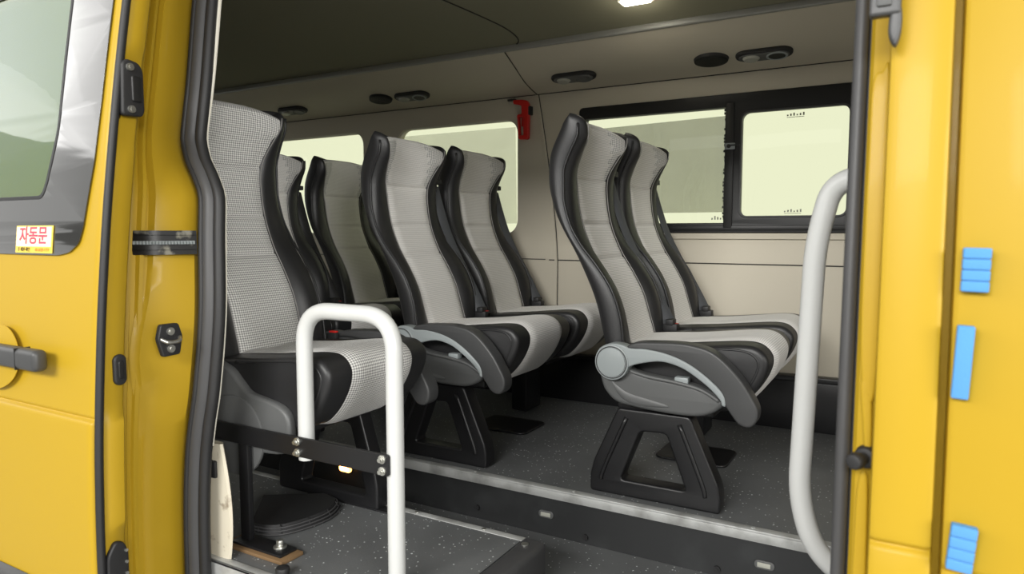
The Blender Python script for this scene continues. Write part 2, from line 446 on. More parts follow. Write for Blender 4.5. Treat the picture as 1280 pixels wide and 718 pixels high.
    # pedestal leg
    if ped is None:
        pd = MB().box(-.10, -.02, .20, .34, .008, .275).obj('pedestal', M['steel'], t, bevel=.012)
        plate('foot_plate', [rrect(-.12, .13, -.10, .10, .03)], .001, .010, .004, M['steel'], pd, plane='xy')
    else: y0, y1 = ped
    dz = pz
    outer = [(-.107, .272), (.111, .272), (.196, .081), (.202, .047), (.202, dz+.001), (-.195, dz+.001), (-.195, .055), (-.183, .101)]
    hole = [(-.036, .208), (.042, .212), (.104, .052), (-.096, .052)]
    if jump:
        outer = [(-.107, .272), (.150, .272), (.205, .10), (.215, .05), (.215, dz+.001), (-.195, dz+.001), (-.195, .055), (-.183, .101)]
        hole = [(-.036, .232), (.112, .232), (.172, .020), (-.096, .020)]
    if ped:
        pd = plate('pedestal', [rpoly(outer, .012), rpoly(hole, .014)], y0, y1, .007, M['steel'], t)
        for a, b in () if jump else (((-.078, .245), (-.158, .045)), ((.082, .245), (.160, .045))):
            q = [(a[0], y0, a[1]), (b[0]*.85+a[0]*.15-0, y0, b[1]*.8+a[1]*.2), (b[0], y0, b[1])]
            MB().tube(smoothpath(q, 6), .007, 8).obj('pressed_rib', M['steel'], pd, 180)
    if arm is not None:
        s = -1 if arm == 'near' else 1; e = 0 if arm == 'near' else W
        yy = lambda a, b: (e+s*a, e+s*b) if s < 0 else (e+b*s*1, e+a*s*1)
        A = t
        # reversed outline order does not matter to plate()
        pad = [(-.060, .470), (-.03, .484), (.034, .489), (.085, .491), (.122, .489), (.174, .478), (.215, .452), (.258, .408), (.285, .368), (.305, .330), (.304, .300), (.290, .281), (.272, .278), (.254, .286), (.236, .308), (.219, .332), (.214, .352), (.201, .374), (.158, .409), (.11, .437), (.056, .455), (-.002, .463), (-.049, .462)]
        armr = plate('armrest', [sm2(pad, 4)], *yy(.014, .068), .007, M['dplastic'], A)
        band = [(-.115, .474), (-.075, .474), (-.049, .466), (-.002, .467), (.056, .459), (.11, .441), (.158, .413), (.201, .378), (.219, .354), (.222, .330), (.213, .330), (.206, .346), (.176, .375), (.133, .405), (.098, .423), (.052, .434), (.008, .430), (-.05, .412), (-.08, .38), (-.13, .375), (-.15, .40), (-.15, .45)]
        lab(plate('armrest_trim', [sm2(band, 4)], *yy(.026, .0700), .005, M['gplastic' if jump else 'lplastic'], armr), 'light grey curved trim along the armrest')
        ce = (-.105, e+s*.074, .420)
        c = MB().cyl((ce[0], e+s*.03, ce[2]), (ce[0], e+s*.073, ce[2]), .0525, 36)
        c.obj('pivot_hub', M['lplastic'], armr, bevel=.004)
        r = MB().cyl((ce[0], e+s*.060, ce[2]), (ce[0], e+s*.0765, ce[2]), .043, 36).obj('pivot_cap', M['lplastic'], armr, bevel=.002)
        r2 = MB().tube([(ce[0]+.0465*math.cos(i*PI/18), e+s*.0732, ce[2]+.0462*math.sin(i*PI/18)) for i in range(36)], .0018, 6, True).obj('cap_groove', M['dplastic'], armr, 180)
        sh = [(-.155, .395), (-.145, .345), (-.128, .318), (-.10, .297), (-.06, .289), (.02, .282), (.09, .280), (.145, .284), (.185, .300), (.212, .325), (.200, .345), (.165, .362), (.10, .377), (.03, .384), (-.03, .392), (-.06, .405), (-.09, .43), (-.14, .43)]
        shell = plate('side_shell', [sm2(sh, 4)], *yy(.0, .046), .014, M['gplastic'], t, seg=4)
        lab(MB().box(.075, .115, min(e+s*.02, e+s*.05), max(e+s*.02, e+s*.05), .372, .392).obj('recline_lever', M['lplastic'], shell, bevel=.004), 'pale grey recline lever')
        cr = smoothpath([(-.115, e+s*.046, .365), (-.095, e+s*.047, .335), (-.06, e+s*.047, .312), (0, e+s*.047, .304), (.06, e+s*.046, .303)], 6)
        n = len(cr)
        vs = []; fs = []
        for i, q in enumerate(cr):
            w = .016*math.sin(PI*i/(n-1))**.7+.001
            vs += [q+Vector((0, 0, w)), q+Vector((0, s*.006, 0)), q+Vector((0, 0, -w*.6))]
        for i in range(n-1):
            for c_ in range(2): fs.append((i*3+c_, i*3+c_+1, i*3+c_+4, i*3+c_+3))
        mesh('shell_crease', vs, fs, M['gplastic'], shell, 180)
        up = smoothpath([(-.06, e+s*.047, .396), (0, e+s*.049, .384), (.08, e+s*.049, .376), (.15, e+s*.047, .362), (.2, e+s*.044, .335)], 6)
        MB().tube(up, .006, 8).obj('shell_rim', M['gplastic'], shell, 180)
        MB().box(-.11, .11, .0, .05, .268, .285).obj('shell_bracket', M['steel'], t, bevel=.003)
    if jump:                                                            # hinge cover on the doorway side
        hc = [(-.30, .462), (-.20, .470), (-.10, .462), (-.055, .450), (-.017, .436), (.016, .408), (.050, .382), (.10, .372), (.155, .362), (.190, .343), (.202, .312), (.198, .27), (.17, .235), (.05, .225), (-.2, .225), (-.30, .26)]
        hcv = plate('hinge_cover', [sm2(hc, 4)], -.022, .006, .010, M['gplastic'], t, seg=4)
        lab(hcv, 'grey moulded hinge cover')
        MB().cyl((0, -.026, .262), (0, -.015, .262), .108, 40).obj('cover_disc', M['gplastic'], hcv, bevel=.004)
    if jump:
        sb = MB().box(-.22, -.19, .06, .30, .10, .29).obj('rear_bracket', M['steel'], t, bevel=.004)
        lab(MB().box(-.19, -.165, .07, .26, .130, .152).obj('wooden_spacer', M['orange'], t, bevel=.003), 'orange wooden strip under the seat')
    if belt:
        lf = [(-.312, 1.005), (-.286, .90), (-.250, .80), (-.200, .70), (-.146, .60), (-.090, .456)]
        rt = [(-.296, .985), (-.270, .90), (-.234, .80), (-.182, .70), (-.122, .60), (-.044, .456)]
        vv = W+belt
        L = smoothpath([(a, vv-.030, b) for a, b in lf], 6); Rr = smoothpath([(a, vv+.004, b) for a, b in rt], 6)
        vs = []; fs = []
        for i, (a, b) in enumerate(zip(L, Rr)):
            w = .004*math.sin(i*.55)
            for d in (0, .0022): vs += [a+Vector((0, d+w*.3, 0)), (a+b)/2+Vector((0, d-.006+w, 0)), b+Vector((0, d, 0))]
        for i in range(len(L)-1):
            o_ = i*6
            fs += [(o_, o_+1, o_+7, o_+6), (o_+1, o_+2, o_+8, o_+7), (o_+3, o_+9, o_+10, o_+4), (o_+4, o_+10, o_+11, o_+5), (o_, o_+6, o_+9, o_+3), (o_+2, o_+5, o_+11, o_+8)]
        bl = mesh('seat_belt', vs, fs, M['beltk'] if belt == .0071 else M['belt'], t, 60); recalc(bl)
        lab(bl, 'grey shoulder belt hanging down the side' if belt != .0071 else 'black shoulder belt hanging down the side')
        MB().box(-.095, -.045, vv-.034, vv+.004, .452, .482).box(-.085, -.058, vv-.036, vv+.006, .476, .498).obj('belt_tongue', M['rubber'], bl, bevel=.004)
        MB().box(-.335, -.280, vv-.034, vv+.008, .995, 1.016).obj('belt_guide', M['rubber'], bl, bevel=.004)
    if buckle:
        bk = MB().box(-.080, -.045, W-.006, W+.012, .44, .478).obj('buckle', M['rubber'], t, bevel=.004)
        lab(MB().box(-.076, -.048, W-.004, W+.010, .476, .483).obj('buckle_button', M['red'], bk, bevel=.002), 'red release button')
    return t

Y1, Y2 = 1.95, 2.435
X1, X2, X3 = -.63, -1.405, -2.20
make_seat('passenger_seat', 'front seat nearest the doorway, right-hand grey pedestal seat with light grey armrest trim', (X1, Y1, 0), arm='near', belt=.008)
make_seat('passenger_seat', 'front-row seat by the window wall, directly behind the right-hand armrest seat', (X1, Y2, 0), belt=.008, ped=None, buckle=False)
make_seat('passenger_seat', 'second-row seat with armrest, in the middle, just right of the arched white grab rail', (X2, Y1, 0), arm='near', belt=.008)
make_seat('passenger_seat', 'second-row seat by the wall, left of and below the red hammer', (X2, Y2, 0), belt=.008, ped=None, buckle=False)
make_seat('passenger_seat', 'third-row seat mostly hidden behind the big dotted seat at left', (X3, Y1, 0), belt=.0071, buckle=True)
make_seat('passenger_seat', 'third-row seat by the wall in shade, between the big dotted seat and middle armrest seat', (X3, Y2, 0), belt=.008, ped=None, buckle=False)
make_seat('passenger_seat', 'large leftmost seat in dotted grey cloth behind the arched white grab rail', (-1.53, 1.225, 0), zs=1.055, arm='far', jump=True, cloth=M['dotcloth'], ped=(.29, .34), pz=-.018)

# ------------------------------------------------------------------ floor, riser, step
struct(MB().box(-4.2, 1.6, 1.905, 3.05, -.06, 0).obj('floor', M['floor'], bevel=0))
fl = struct(MB().box(-4.2, 1.6, .98, 1.905, -.20, -.151).obj('floor_step', M['floor']))
struct(MB().box(-4.2, 1.6, 1.886, 1.904, -.1505, -.002).obj('trim_1', M['riser']))
ris = bpy.data.objects['trim_1']
edge = struct(MB().box(-4.2, 1.6, 1.880, 1.908, -.004, .0025).box(-4.2, 1.6, 1.880, 1.8858, -.029, -.004).obj('trim_2', M['alu'], bevel=.0012))
for x in (-1.22, -.86, -.33):
    MB().cyl((x, 1.897, .0015), (x, 1.897, .0045), .006, 12).obj('rivet', M['alu'], edge)
for x, z in ((-1.205, -.113), (-.815, -.128), (-.42, -.13)):
    MB().cyl((x, 1.887, z), (x, 1.879, z), .0095, 14).cyl((x, 1.880, z), (x, 1.877, z), .005, 6).obj('screw', M['rubber'], ris)
for x, z, l in ((-.948, -.083, 'small oblong step lamp on the black riser between the two pedestals'), (-.296, -.088, 'small oblong step lamp on the riser near the right white pole')):
    t = thing('step_lamp', l, 'lamp', (x, 1.886, z), 'step lamps on the riser')
    plate('bezel', [rrect(-.026, .026, -.0115, .0115, .011)], -.006, 0, .002, M['gplastic'], t)
    lab(MB().box(-.018, .016, -.008, -.005, -.0065, .0065).obj('lens', M['lens'], t, bevel=.002), 'clear ribbed lens')

# ------------------------------------------------------------------ raised step box under the left seat
t = thing('step_box', 'raised box with speckled grey top and black rubber corner, under the left seat', 'step', (-1.35, 1.33, -.151))
lx = lambda x: x+1.35
ly = lambda y: y-1.33
lz = lambda z: z+.151
bx = MB().box(lx(-2.4), lx(-.86), ly(1.10), ly(1.57), lz(-.150), lz(-.022)).obj('box_body', M['riser'], t)
MB().box(lx(-2.4), lx(-.86), ly(1.098), ly(1.56), lz(-.022), lz(-.0185)).obj('vinyl_top', M['floor'], t)
st = MB().box(lx(-2.4), lx(-.855), ly(1.556), ly(1.580), lz(-.022), lz(-.017)).box(lx(-2.4), lx(-.855), ly(1.577), ly(1.580), lz(-.05), lz(-.017)).obj('metal_edge', M['alu'], t, bevel=.001)
for x in (-1.21, -.98): MB().cyl((lx(x), ly(1.567), lz(-.018)), (lx(x), ly(1.567), lz(-.0145)), .006, 12).obj('rivet', M['chrome'], st)
rb = MB().box(lx(-.862), lx(-.792), ly(1.09), ly(1.582), lz(-.150), lz(-.014)).obj('rubber_corner', M['rubberg'], t, bevel=.016, seg=4)
MB().cyl((lx(-.835), ly(1.535), lz(-.015)), (lx(-.835), ly(1.535), lz(-.0115)), .010, 14).obj('rivet', M['chrome'], rb)
MB().box(lx(-2.4), lx(-.862), ly(1.078), ly(1.104), lz(-.022), lz(-.0155)).box(lx(-2.4), lx(-.862), ly(1.078), ly(1.083), lz(-.060), lz(-.0155)).obj('front_edge', M['alu'], t, bevel=.001)
# heater outlet, bolt stubs, wooden strip on the box
t = thing('heater_outlet', 'dark half-round floor heater cover with curved slats on the raised box', 'vent', (-1.45, 1.42, -.0183))
n = 28
arc = smoothpath([(-1.52, 1.232, 0), (-1.462, 1.242, 0), (-1.425, 1.275, 0), (-1.402, 1.34, 0), (-1.396, 1.40, 0), (-1.41, 1.45, 0), (-1.44, 1.49, 0), (-1.50, 1.505, 0)], 4)
arc = [Vector((p.x+1.45, p.y-1.42, 0)) for p in arc]; n = len(arc)-1; ctr = Vector((-.18, -.03, 0))
vs = [p+Vector((0, 0, .002)) for p in arc]+[ctr+(p-ctr)*.93+Vector((0, 0, .026)) for p in arc]+[ctr+Vector((-.02, .0, .0295))]
fs = [(i, i+1, n+2+i, n+1+i) for i in range(n)]+[(n+1+i, n+2+i, 2*n+2) for i in range(n)]
recalc(mesh('cover', vs, fs, M['rubber'], t, 30))
for k in range(3):
    z = .005+.0075*k; s_ = 1.006-.020*k
    MB().tube([ctr+(p-ctr)*s_+Vector((0, 0, z)) for p in arc], .0022, 6).obj('slat', M['rubberg'], t, 180)
for i in range(2, n, 5):
    p = arc[i]; q = ctr+(p-ctr)*.94
    MB().tube([(p.x, p.y, .002), (q.x, q.y, .026)], .0022, 6).obj('slat_rib', M['rubber'], t, 180)
for x, y, l in ((-1.335, 1.535, 'silver hex bolt on the raised box, at foot of left seat pedestal'), (-1.56, 1.535, 'dim hex bolt on the raised box in the shadow under left seat')):
    tag(MB().cyl((x, y, -.0182), (x, y, -.010), .0145, 18).cyl((x, y, -.010), (x, y, .006), .009, 6).obj('floor_bolt', M['chrome'], bevel=.001), l, 'bolt', 'bolts holding the left seat')
tag(MB().cyl((-1.262, 1.112, -.0155), (-1.262, 1.112, .004), .017, 18).obj('rubber_stop', M['rubber'], bevel=.005), 'small round black rubber stop on front edge of the raised box', 'stop')
tag(MB().box(-1.60, -1.26, 1.515, 1.552, -.018, -.0125).obj('mounting_plate', M['steel'], bevel=.002), 'flat black mounting plate under the left seat pedestal', 'plate')
# lit amber marker lamp under the left seat
t = thing('marker_lamp', 'glowing amber step lamp on the dark riser under the left seat', 'lamp', (-1.784, 1.886, -.079))
plate('glow_lens', [rrect(-.029, .029, -.0135, .0135, .013)], -.012, 0, .004, M['amber'], t)
MB().box(-.02, .02, -.0135, -.0115, -.006, .006).obj('bulb_core', M['amberc'], t, bevel=.002)
plate('bezel', [rrect(-.034, .034, -.0175, .0175, .017)], -.004, 0, .0015, M['steel'], t)

# ------------------------------------------------------------------ arched grab rail with its bar and post
t = thing('grab_rail', 'arched white tube grab rail bolted to a black bar, left in the doorway', 'rail', (-1.2, 1.2, -.0185))
q = lambda x, y, z: (x+1.2, y-1.2, z+.0185)
arch = roundpath([q(-1.262, 1.1975, .243), q(-1.262, 1.1975, .613), q(-.984, 1.1975, .613), q(-.984, 1.1975, -.016)], .085, 10)
MB().tube(arch, .0198, 24).obj('arch_tube', M['white'], t, 60)
bar = plate('mounting_bar', [[(a+1.2, b+.0185) for a, b in rrect(-1.64, -.982, .255, .304, .006)]], -.030, -.0225, .0015, M['steel'], t)
for x in (-1.264, -.999):
    for z in (.293, .266):
        b_ = MB().cyl(q(x, 1.170, z), q(x, 1.162, z), .0078, 6).cyl(q(x, 1.170, z), q(x, 1.1665, z), .010, 16).cyl(q(x, 1.162, z), q(x, 1.157, z), .0048, 12).obj('bolt', M['chrome'], bar)
MB().box(.0-.29, -.255, -.0225, -.006, .004, .30).obj('support_post', M['steel'], t, bevel=.003)
ft = MB().box(-.30, -.118, -.045, .010, .010, .017).obj('foot_plate', M['steel'], t, bevel=.002)
MB().box(-.32, -.100, -.056, .014, .0005, .010).obj('wooden_pad', M['wood'], t, bevel=.002)
MB().cyl((-.155, -.012, .017), (-.155, -.012, .022), .0165, 20).cyl((-.155, -.012, .022), (-.155, -.012, .037), .0095, 6).obj('foot_bolt', M['chrome'], ft, bevel=.001)

# white grab pole at the right of the doorway
t = thing('grab_pole', 'tall white bent grab pole standing at right side of the doorway', 'pole', (-.1, 1.45, 0))
pts = [(.085, -.335, .915), (.055, -.02, .905), (-.025, 0, .895), (-.052, 0, .78), (-.068, 0, .27), (-.03, 0, .155), (.09, .03, .085), (.105, .03, -.149)]
MB().tube(roundpath(pts, .075, 10), .0205, 24).obj('pole_tube', M['white'], t, 60)
for p in (pts[0], pts[-1]):
    (MB().cyl((p[0], p[1]+.006, p[2]), (p[0], p[1]-.008, p[2]), .035, 24) if p[2] > 0 else MB().cyl((p[0], p[1], -.151), (p[0], p[1], -.143), .035, 24)).obj('end_flange', M['white'], t)

# ------------------------------------------------------------------ far wall with its windows
YW = 3.0
def wallpanel(name, x0, x1, z0, z1, holes, m=M['wall']):
    return struct(plate(name, [[(x0, z0), (x1, z0), (x1, z1), (x0, z1)]]+holes, YW, YW+.05, .0005, m, smooth=30))
wallpanel('wall_far', -4.2, 1.6, .20, 1.50, [rrect(-1.325, -.19, .80, 1.365, .03), rrect(-2.42, -1.675, .79, 1.352, .07), rrect(-3.46, -2.665, .79, 1.356, .07)])
def bar_(name, x0, x1, y0, y1, z0, z1, m): return struct(MB().box(x0, x1, y0, y1, z0, z1).obj(name, m))
bar_('trim_3', -1.5, 1.6, YW-.002, YW, .662, .667, M['seam'])
bar_('trim_4', -4.2, -1.52, YW-.002, YW, .665, .669, M['seam'])
v = [(-1.464, .22), (-1.460, .60), (-1.462, .70), (-1.475, .86), (-1.50, 1.05), (-1.53, 1.25), (-1.566, 1.458)]
rows = []
for k, (x, z) in enumerate(smoothpath([(a, b, 0) for a, b in v], 5) and [(p.x, p.y) for p in smoothpath([(a, b, 0) for a, b in v], 5)]):
    rows.append([(x-.011, YW+.001, z), (x-.009, YW-.006, z), (x+.002, YW-.006, z), (x+.006, YW-.001, z), (x+.011, YW-.001, z)])
struct(grid('trim_5', rows, M['wall'], smooth=30))
struct(MB().tube([(p.x+.007, YW-.001, p.y) for p in smoothpath([(a, b, 0) for a, b in v], 5)], .0025, 6).obj('trim_6', M['seam']))
# pale moulded ledge just under the big window, dark plinth along the floor
bar_('trim_7', -1.40, 1.6, YW-.012, YW, .770, .792, M['wall'])
struct(MB().box(-4.2, 1.6, YW-.05, YW+.05, 0, .20).box(-4.2, 1.6, YW-.055, YW+.0, .20, .222).obj('baseboard_far', M['steel'], bevel=.004))
# recess rims of the two smaller windows
def rim(name, x0, x1, z0, z1, r, m, w=.018, y0=-.006, y1=.03):
    return struct(plate(name, [rrect(x0, x1, z0, z1, r), rrect(x0+w, x1-w, z0+w, z1-w, max(.01, r-w))], YW+y0, YW+y1, .004, m))
def window(n, x0, x1, z0, z1, r, fm, w):
    f = struct(plate('window_%d' % n, [rrect(x0, x1, z0, z1, r), rrect(x0+w, x1-w, z0+w, z1-w, max(.012, r-w*.5))], YW+.012, YW+.042, .004, fm))
    return f
w2 = window(2, -2.425, -1.670, .785, 1.357, .07, M['cream'], .010)
plate('pane', [rrect(-2.42, -1.675, .79, 1.352, .065)], YW+.030, YW+.034, .001, M['glass'], w2)
w3 = window(3, -3.465, -2.66, .785, 1.361, .07, M['cream'], .010)
plate('pane', [rrect(-3.46, -2.665, .79, 1.356, .065)], YW+.030, YW+.034, .001, M['glass'], w3)
# big sliding window: black frame, mullion, sash
w1 = struct(plate('window_1', [rrect(-1.345, -.185, .795, 1.372, .02), rrect(-1.315, -.665, .838, 1.318, .006), rrect(-.612, -.205, .862, 1.292, .03)], YW-.008, YW+.04, .004, M['frame']))
MB().box(-.676, -.640, YW-.016, YW+.0, .815, 1.335).obj('sash_stile', M['frame'], w1, bevel=.004)
MB().box(-1.33, -.20, YW-.014, YW-.006, .806, .826).obj('slide_track', M['frame'], w1, bevel=.003)
plate('pane', [rrect(-1.318, -.66, .834, 1.322, .006)], YW+.030, YW+.034, .001, M['glass'], w1)
pn = plate('pane', [rrect(-.618, -.20, .856, 1.298, .03)], YW+.020, YW+.024, .001, M['glass'], w1)
sg = plate('sash_gasket', [rrect(-.616, -.201, .858, 1.296, .034), rrect(-.608, -.209, .866, 1.288, .028)], YW-.012, YW-.006, .002, M['rubberg'], w1)
mk = MB()
for zz in (.880, 1.266):
    for i in range(6): mk.box(-.44+i*.012, -.434+i*.012, YW+.0185, YW+.0195, zz, zz+.006+.006*((i*7) % 3)*.5)
    mk.box(-.44, -.375, YW+.0185, YW+.0195, zz-.006, zz-.004)
lab(mk.obj('glass_stamp', M['stamp'], pn), 'tiny grey stamp printed on the glass')
mk = MB()
for i in range(5): mk.box(-.735+i*.012, -.729+i*.012, YW+.0285, YW+.0295, .852, .860+.004*((i*5) % 3))
lab(mk.obj('glass_stamp', M['stamp'], w1), 'tiny grey stamp printed on the glass')
t = thing('window_latch', 'small pale latch on the upright between the two sliding window panes', 'latch', (-.655, YW-.016, 1.155))
MB().box(-.02, .022, -.008, 0, -.013, .013).obj('latch_plate', M['lplastic'], t, bevel=.002)
MB().cyl((-.002, -.008, 0), (-.002, -.016, 0), .008, 14).box(-.002, .042, -.014, -.009, .0, .006).obj('latch_lever', M['rubber'], t, bevel=.001)
# blinds behind the glass
tag(mesh('window_blind', [(-1.33, YW+.036, 1.276), (-.668, YW+.036, 1.290), (-.668, YW+.036, .884), (-1.33, YW+.036, .884),
                          (-1.33, YW+.038, 1.276), (-.668, YW+.038, 1.290), (-.668, YW+.038, .884), (-1.33, YW+.038, .884)],
         [(0, 1, 2, 3), (7, 6, 5, 4), (0, 4, 5, 1), (2, 6, 7, 3), (1, 5, 6, 2), (0, 3, 7, 4)], M['blind']), 'dark grey-green mesh blind behind the left pane of the big window', 'blind')
tag(mesh('window_blind', [(-2.42, YW+.036, 1.318), (-1.708, YW+.036, 1.318), (-1.700, YW+.036, .842), (-2.42, YW+.036, .842),
                          (-2.42, YW+.038, 1.318), (-1.708, YW+.038, 1.318), (-1.700, YW+.038, .842), (-2.42, YW+.038, .842)],
         [(0, 1, 2, 3), (7, 6, 5, 4), (0, 4, 5, 1), (2, 6, 7, 3), (1, 5, 6, 2), (0, 3, 7, 4)], M['blind2']), 'pale yellow-green mesh blind behind the middle window beside the red hammer', 'blind')
# blind's dark frayed edges
rg = MB()
zz = .86
while zz < 1.31:
    rg.box(-.684+.008*random.random(), -.672, YW-.004, YW+.002, zz, zz+.010); zz += .013
tag(rg.obj('blind_hooks', M['frame']), 'row of black hooks down the edge beside the window latch', 'hooks')
# ------------------------------------------------------------------ cove, rail, headliner
cove = [(YW+.01, 1.452), (2.985, 1.459), (2.93, 1.470), (2.85, 1.489), (2.75, 1.527), (2.66, 1.582), (2.645, 1.592)]
def coveZ(y): return interp([(a, b) for a, b in cove[::-1]], y)
cv = smoothpath([(0, a, b) for a, b in cove], 4)
struct(grid('wall_cove', [[(x, p.y, p.z) for p in cv] for x in (-4.2, -1.566, 1.6)], M['wall'], smooth=40))
struct(MB().tube([(-4.2, 2.996, 1.4565), (1.6, 2.996, 1.4565)], .0032, 6).obj('trim_8', M['seam']))
struct(MB().tube([(-1.566, 2.998, 1.455), (-1.563, 2.93, 1.469), (-1.556, 2.85, 1.488), (-1.545, 2.75, 1.526), (-1.55, 2.66, 1.578)], .0025, 6).obj('trim_9', M['seam']))
struct(MB().box(-4.2, 1.6, 2.640, 2.662, 1.577, 1.603).obj('trim_10', M['alur'], bevel=.006, seg=3))
hl = [(2.652, 1.598), (2.60, 1.612), (2.45, 1.638), (2.2, 1.66), (1.9, 1.668), (1.6, 1.655), (1.35, 1.615), (1.2, 1.55), (1.15, 1.47)]
hp = smoothpath([(0, a, b) for a, b in hl], 5)
struct(grid('ceiling', [[(x, p.y, p.z) for p in hp] for x in (-4.2, 1.6)], M['head'], smooth=60))
struct(MB().tube([(-1.50+.05*math.sin(i*.25), p.y, p.z-.001) for i, p in enumerate(hp)], .003, 6).obj('trim_11', M['seam']))
# ends of the cabin
struct(plate('wall_rear', [[(.9, -.2), (3.05, -.2), (3.05, 1.7), (.9, 1.7)], rrect(1.15, 1.92, .78, 1.42, .05), rrect(2.02, 2.85, .78, 1.42, .05)], -4.24, -4.2, .002, M['wall'], plane='yz', smooth=30))
w4 = struct(plate('window_4', [rrect(1.13, 1.94, .76, 1.44, .06), rrect(1.17, 1.90, .80, 1.40, .04)], -4.215, -4.19, .003, M['frame'], plane='yz'))
plate('pane', [rrect(1.14, 1.93, .77, 1.43, .05)], -4.222, -4.218, .001, M['cglass'], w4, plane='yz')
w5 = struct(plate('window_5', [rrect(2.0, 2.87, .76, 1.44, .06), rrect(2.04, 2.83, .80, 1.40, .04)], -4.215, -4.19, .003, M['frame'], plane='yz'))
plate('pane', [rrect(2.01, 2.86, .77, 1.43, .05)], -4.222, -4.218, .001, M['cglass'], w5, plane='yz')
struct(MB().box(1.6, 1.62, .9, 3.05, -.2, 1.7).obj('wall_front', M['wall']))
struct(MB().box(-4.25, 1.65, 1.0, 3.1, 1.69, 1.72).obj('trim_12', M['paint']))

def covept(x, y):      # frame of the cove at y
    z = coveZ(y); dz = (coveZ(y+.01)-coveZ(y-.01))/.02
    a = math.atan(dz)
    return Matrix.Translation((x, y, z)) @ Matrix.Rotation(a, 4, 'X')
def vent(x, y, label, open_=True):
    t = thing('reading_lamp_vent', label, 'air vent', (0, 0, 0), 'air vents along the window cove'); t.matrix_world = covept(x, y) @ Matrix.Diagonal((1.36, .98, 1.2, 1))
    L = .078
    f = plate('frame', [rrect(-L, L, -.036, .036, .034)], -.012, .004, .006, M['rubber'], t, plane='xy')
    plate('face', [rrect(-L+.010, L-.010, -.028, .028, .027)], -.0155, -.010, .002, M['gplastic'], t, plane='xy')
    lab(MB().cyl((-.034, 0, -.013), (-.034, 0, -.022), .026, 24, .019).obj('lamp_lens', M['lens'], t), 'pale round lamp lens')
    MB().tube([(.036+.026*math.cos(i*PI/12), .026*math.sin(i*PI/12), -.016) for i in range(24)], .0035, 6, True).obj('nozzle_ring', M['lplastic' if open_ else 'gplastic'], t, 180)
    MB().cyl((.036, 0, -.013), (.036, 0, -.0175), .023, 24).obj('nozzle', M['frame' if open_ else 'gplastic'], t)
    return t
vent(-.506, 2.852, 'right-most oblong air vent with open nozzle, above the sliding window', True)
vent(-1.309, 2.852, 'oblong air vent above the right-hand armrest seat, left of big window', False)
vent(-2.202, 2.848, 'oblong air vent beside the round grille, above the middle window', True)
vent(-3.047, 2.848, 'oblong air vent above the leftmost window, beside the tall dotted seat', False)
def speaker(x, y, label):
    t = thing('speaker_grille', label, 'speaker', (0, 0, 0), 'round speaker grilles in the cove'); t.matrix_world = covept(x, y) @ Matrix.Diagonal((1.18, .80, 1.1, 1))
    MB().cyl((0, 0, .004), (0, 0, -.010), .060, 36, .056).obj('rim', M['rubber'], t)
    g = MB()
    for r in (.012, .022, .032, .042): g.tube([(r*math.cos(i*PI/14), r*math.sin(i*PI/14), -.0105) for i in range(28)], .0018, 5, True)
    g.cyl((0, 0, -.008), (0, 0, -.0115), .050, 32)
    g.obj('grille', M['frame'], t)
speaker(-.707, 2.852, 'round black speaker grille above the big sliding window')
speaker(-2.402, 2.844, 'round black speaker grille above the middle window')
# dome lamp on the headliner
DY = 2.43; DX = -.875
t = thing('ceiling_lamp', 'lit rectangular ceiling lamp at top of the picture', 'lamp', (DX, DY, interp([(a, b) for a, b in hl[::-1]], DY)))
plate('housing', [rrect(-.062, .062, -.036, .036, .012)], -.018, .006, .004, M['cream'], t, plane='xy')
lab(plate('lens', [rrect(-.052, .052, -.028, .028, .010)], -.024, -.016, .004, M['lamp'], t, plane='xy'), 'glowing lens')
# emergency hammer
t = thing('emergency_hammer', 'red emergency hammer hung on the wall pillar between the windows', 'hammer', (-1.645, YW, 1.34))
h = [(-.040, .098), (.010, .095), (.038, .088), (.046, .070), (.044, -.088), (.036, -.096), (-.004, -.094), (-.012, -.086), (-.018, .022), (-.010, .028), (.006, .026), (.006, .066), (-.012, .072), (-.040, .078)]
hs = [(-.008, .012), (.014, .014), (.017, -.074), (-.003, -.074)]
hd = plate('handle', [rpoly(h, .008), rpoly(hs, .005)], -.032, -.008, .005, M['red'], t)
MB().cyl((-.064, -.020, .088), (-.038, -.020, .088), .008, 12).cyl((-.068, -.020, .088), (-.060, -.020, .088), .005, 12, ).obj('hammer_tip', M['chrome'], t)
plate('tip_cap', [rrect(-.072, -.030, .094, .104, .004)], -.03, -.01, .002, M['rubber'], t)
MB().box(.040, .056, -.03, 0, .02, .062).obj('wall_clip', M['rubber'], t, bevel=.003)
MB().box(-.004, .036, -.012, 0, -.03, .05).obj('wall_bracket', M['red'], t, bevel=.003)

# ------------------------------------------------------------------ body side at the doorway
YD = [(-.9, .86), (-.5, .815), (-.1, .803), (.07, .802), (.28, .806), (.53, .820), (.78, .842), (1.036, .873), (1.293, .911), (1.6, .965)]
yd = lambda z: interp(YD, z)
XE = -1.477
def zs(a, b, n): return [a+(b-a)*i/n for i in range(n+1)]
# sliding door, slid back along the body
door = bpy.data.objects.new('door_1', None); C.objects.link(door); door.location = (XE, .85, -.5); door['kind'] = 'structure'
D = lambda x, y, z: (x-XE, y-.85, z+.5)
def crease(z): # pressed crease line: shallow inward shoulder
    return .010*(1/(1+math.exp((z-.385)/.006)))*(1 if z < .385 else 1)-.010*0
rows = []
zz = zs(-.60, .33, 20)+zs(.345, .43, 40)+zs(.44, 1.62, 40)
for z in zz:
    y = yd(z)+.006/(1+math.exp(-(z-.400)/.004))-.006+.006*math.exp(-((z-.402)/.0045)**2)
    y0 = y
    rows.append([D(x, y0+e, z) for x, e in ((-2.9, 0), (-2.2, 0), (-1.85, 0), (-1.60, 0), (-1.50, .0), (XE-.012, .0), (XE-.006, .002), (XE-.003, .006), (XE-.003, .024))])
grid('outer_skin', rows, M['paint'], door, smooth=50)
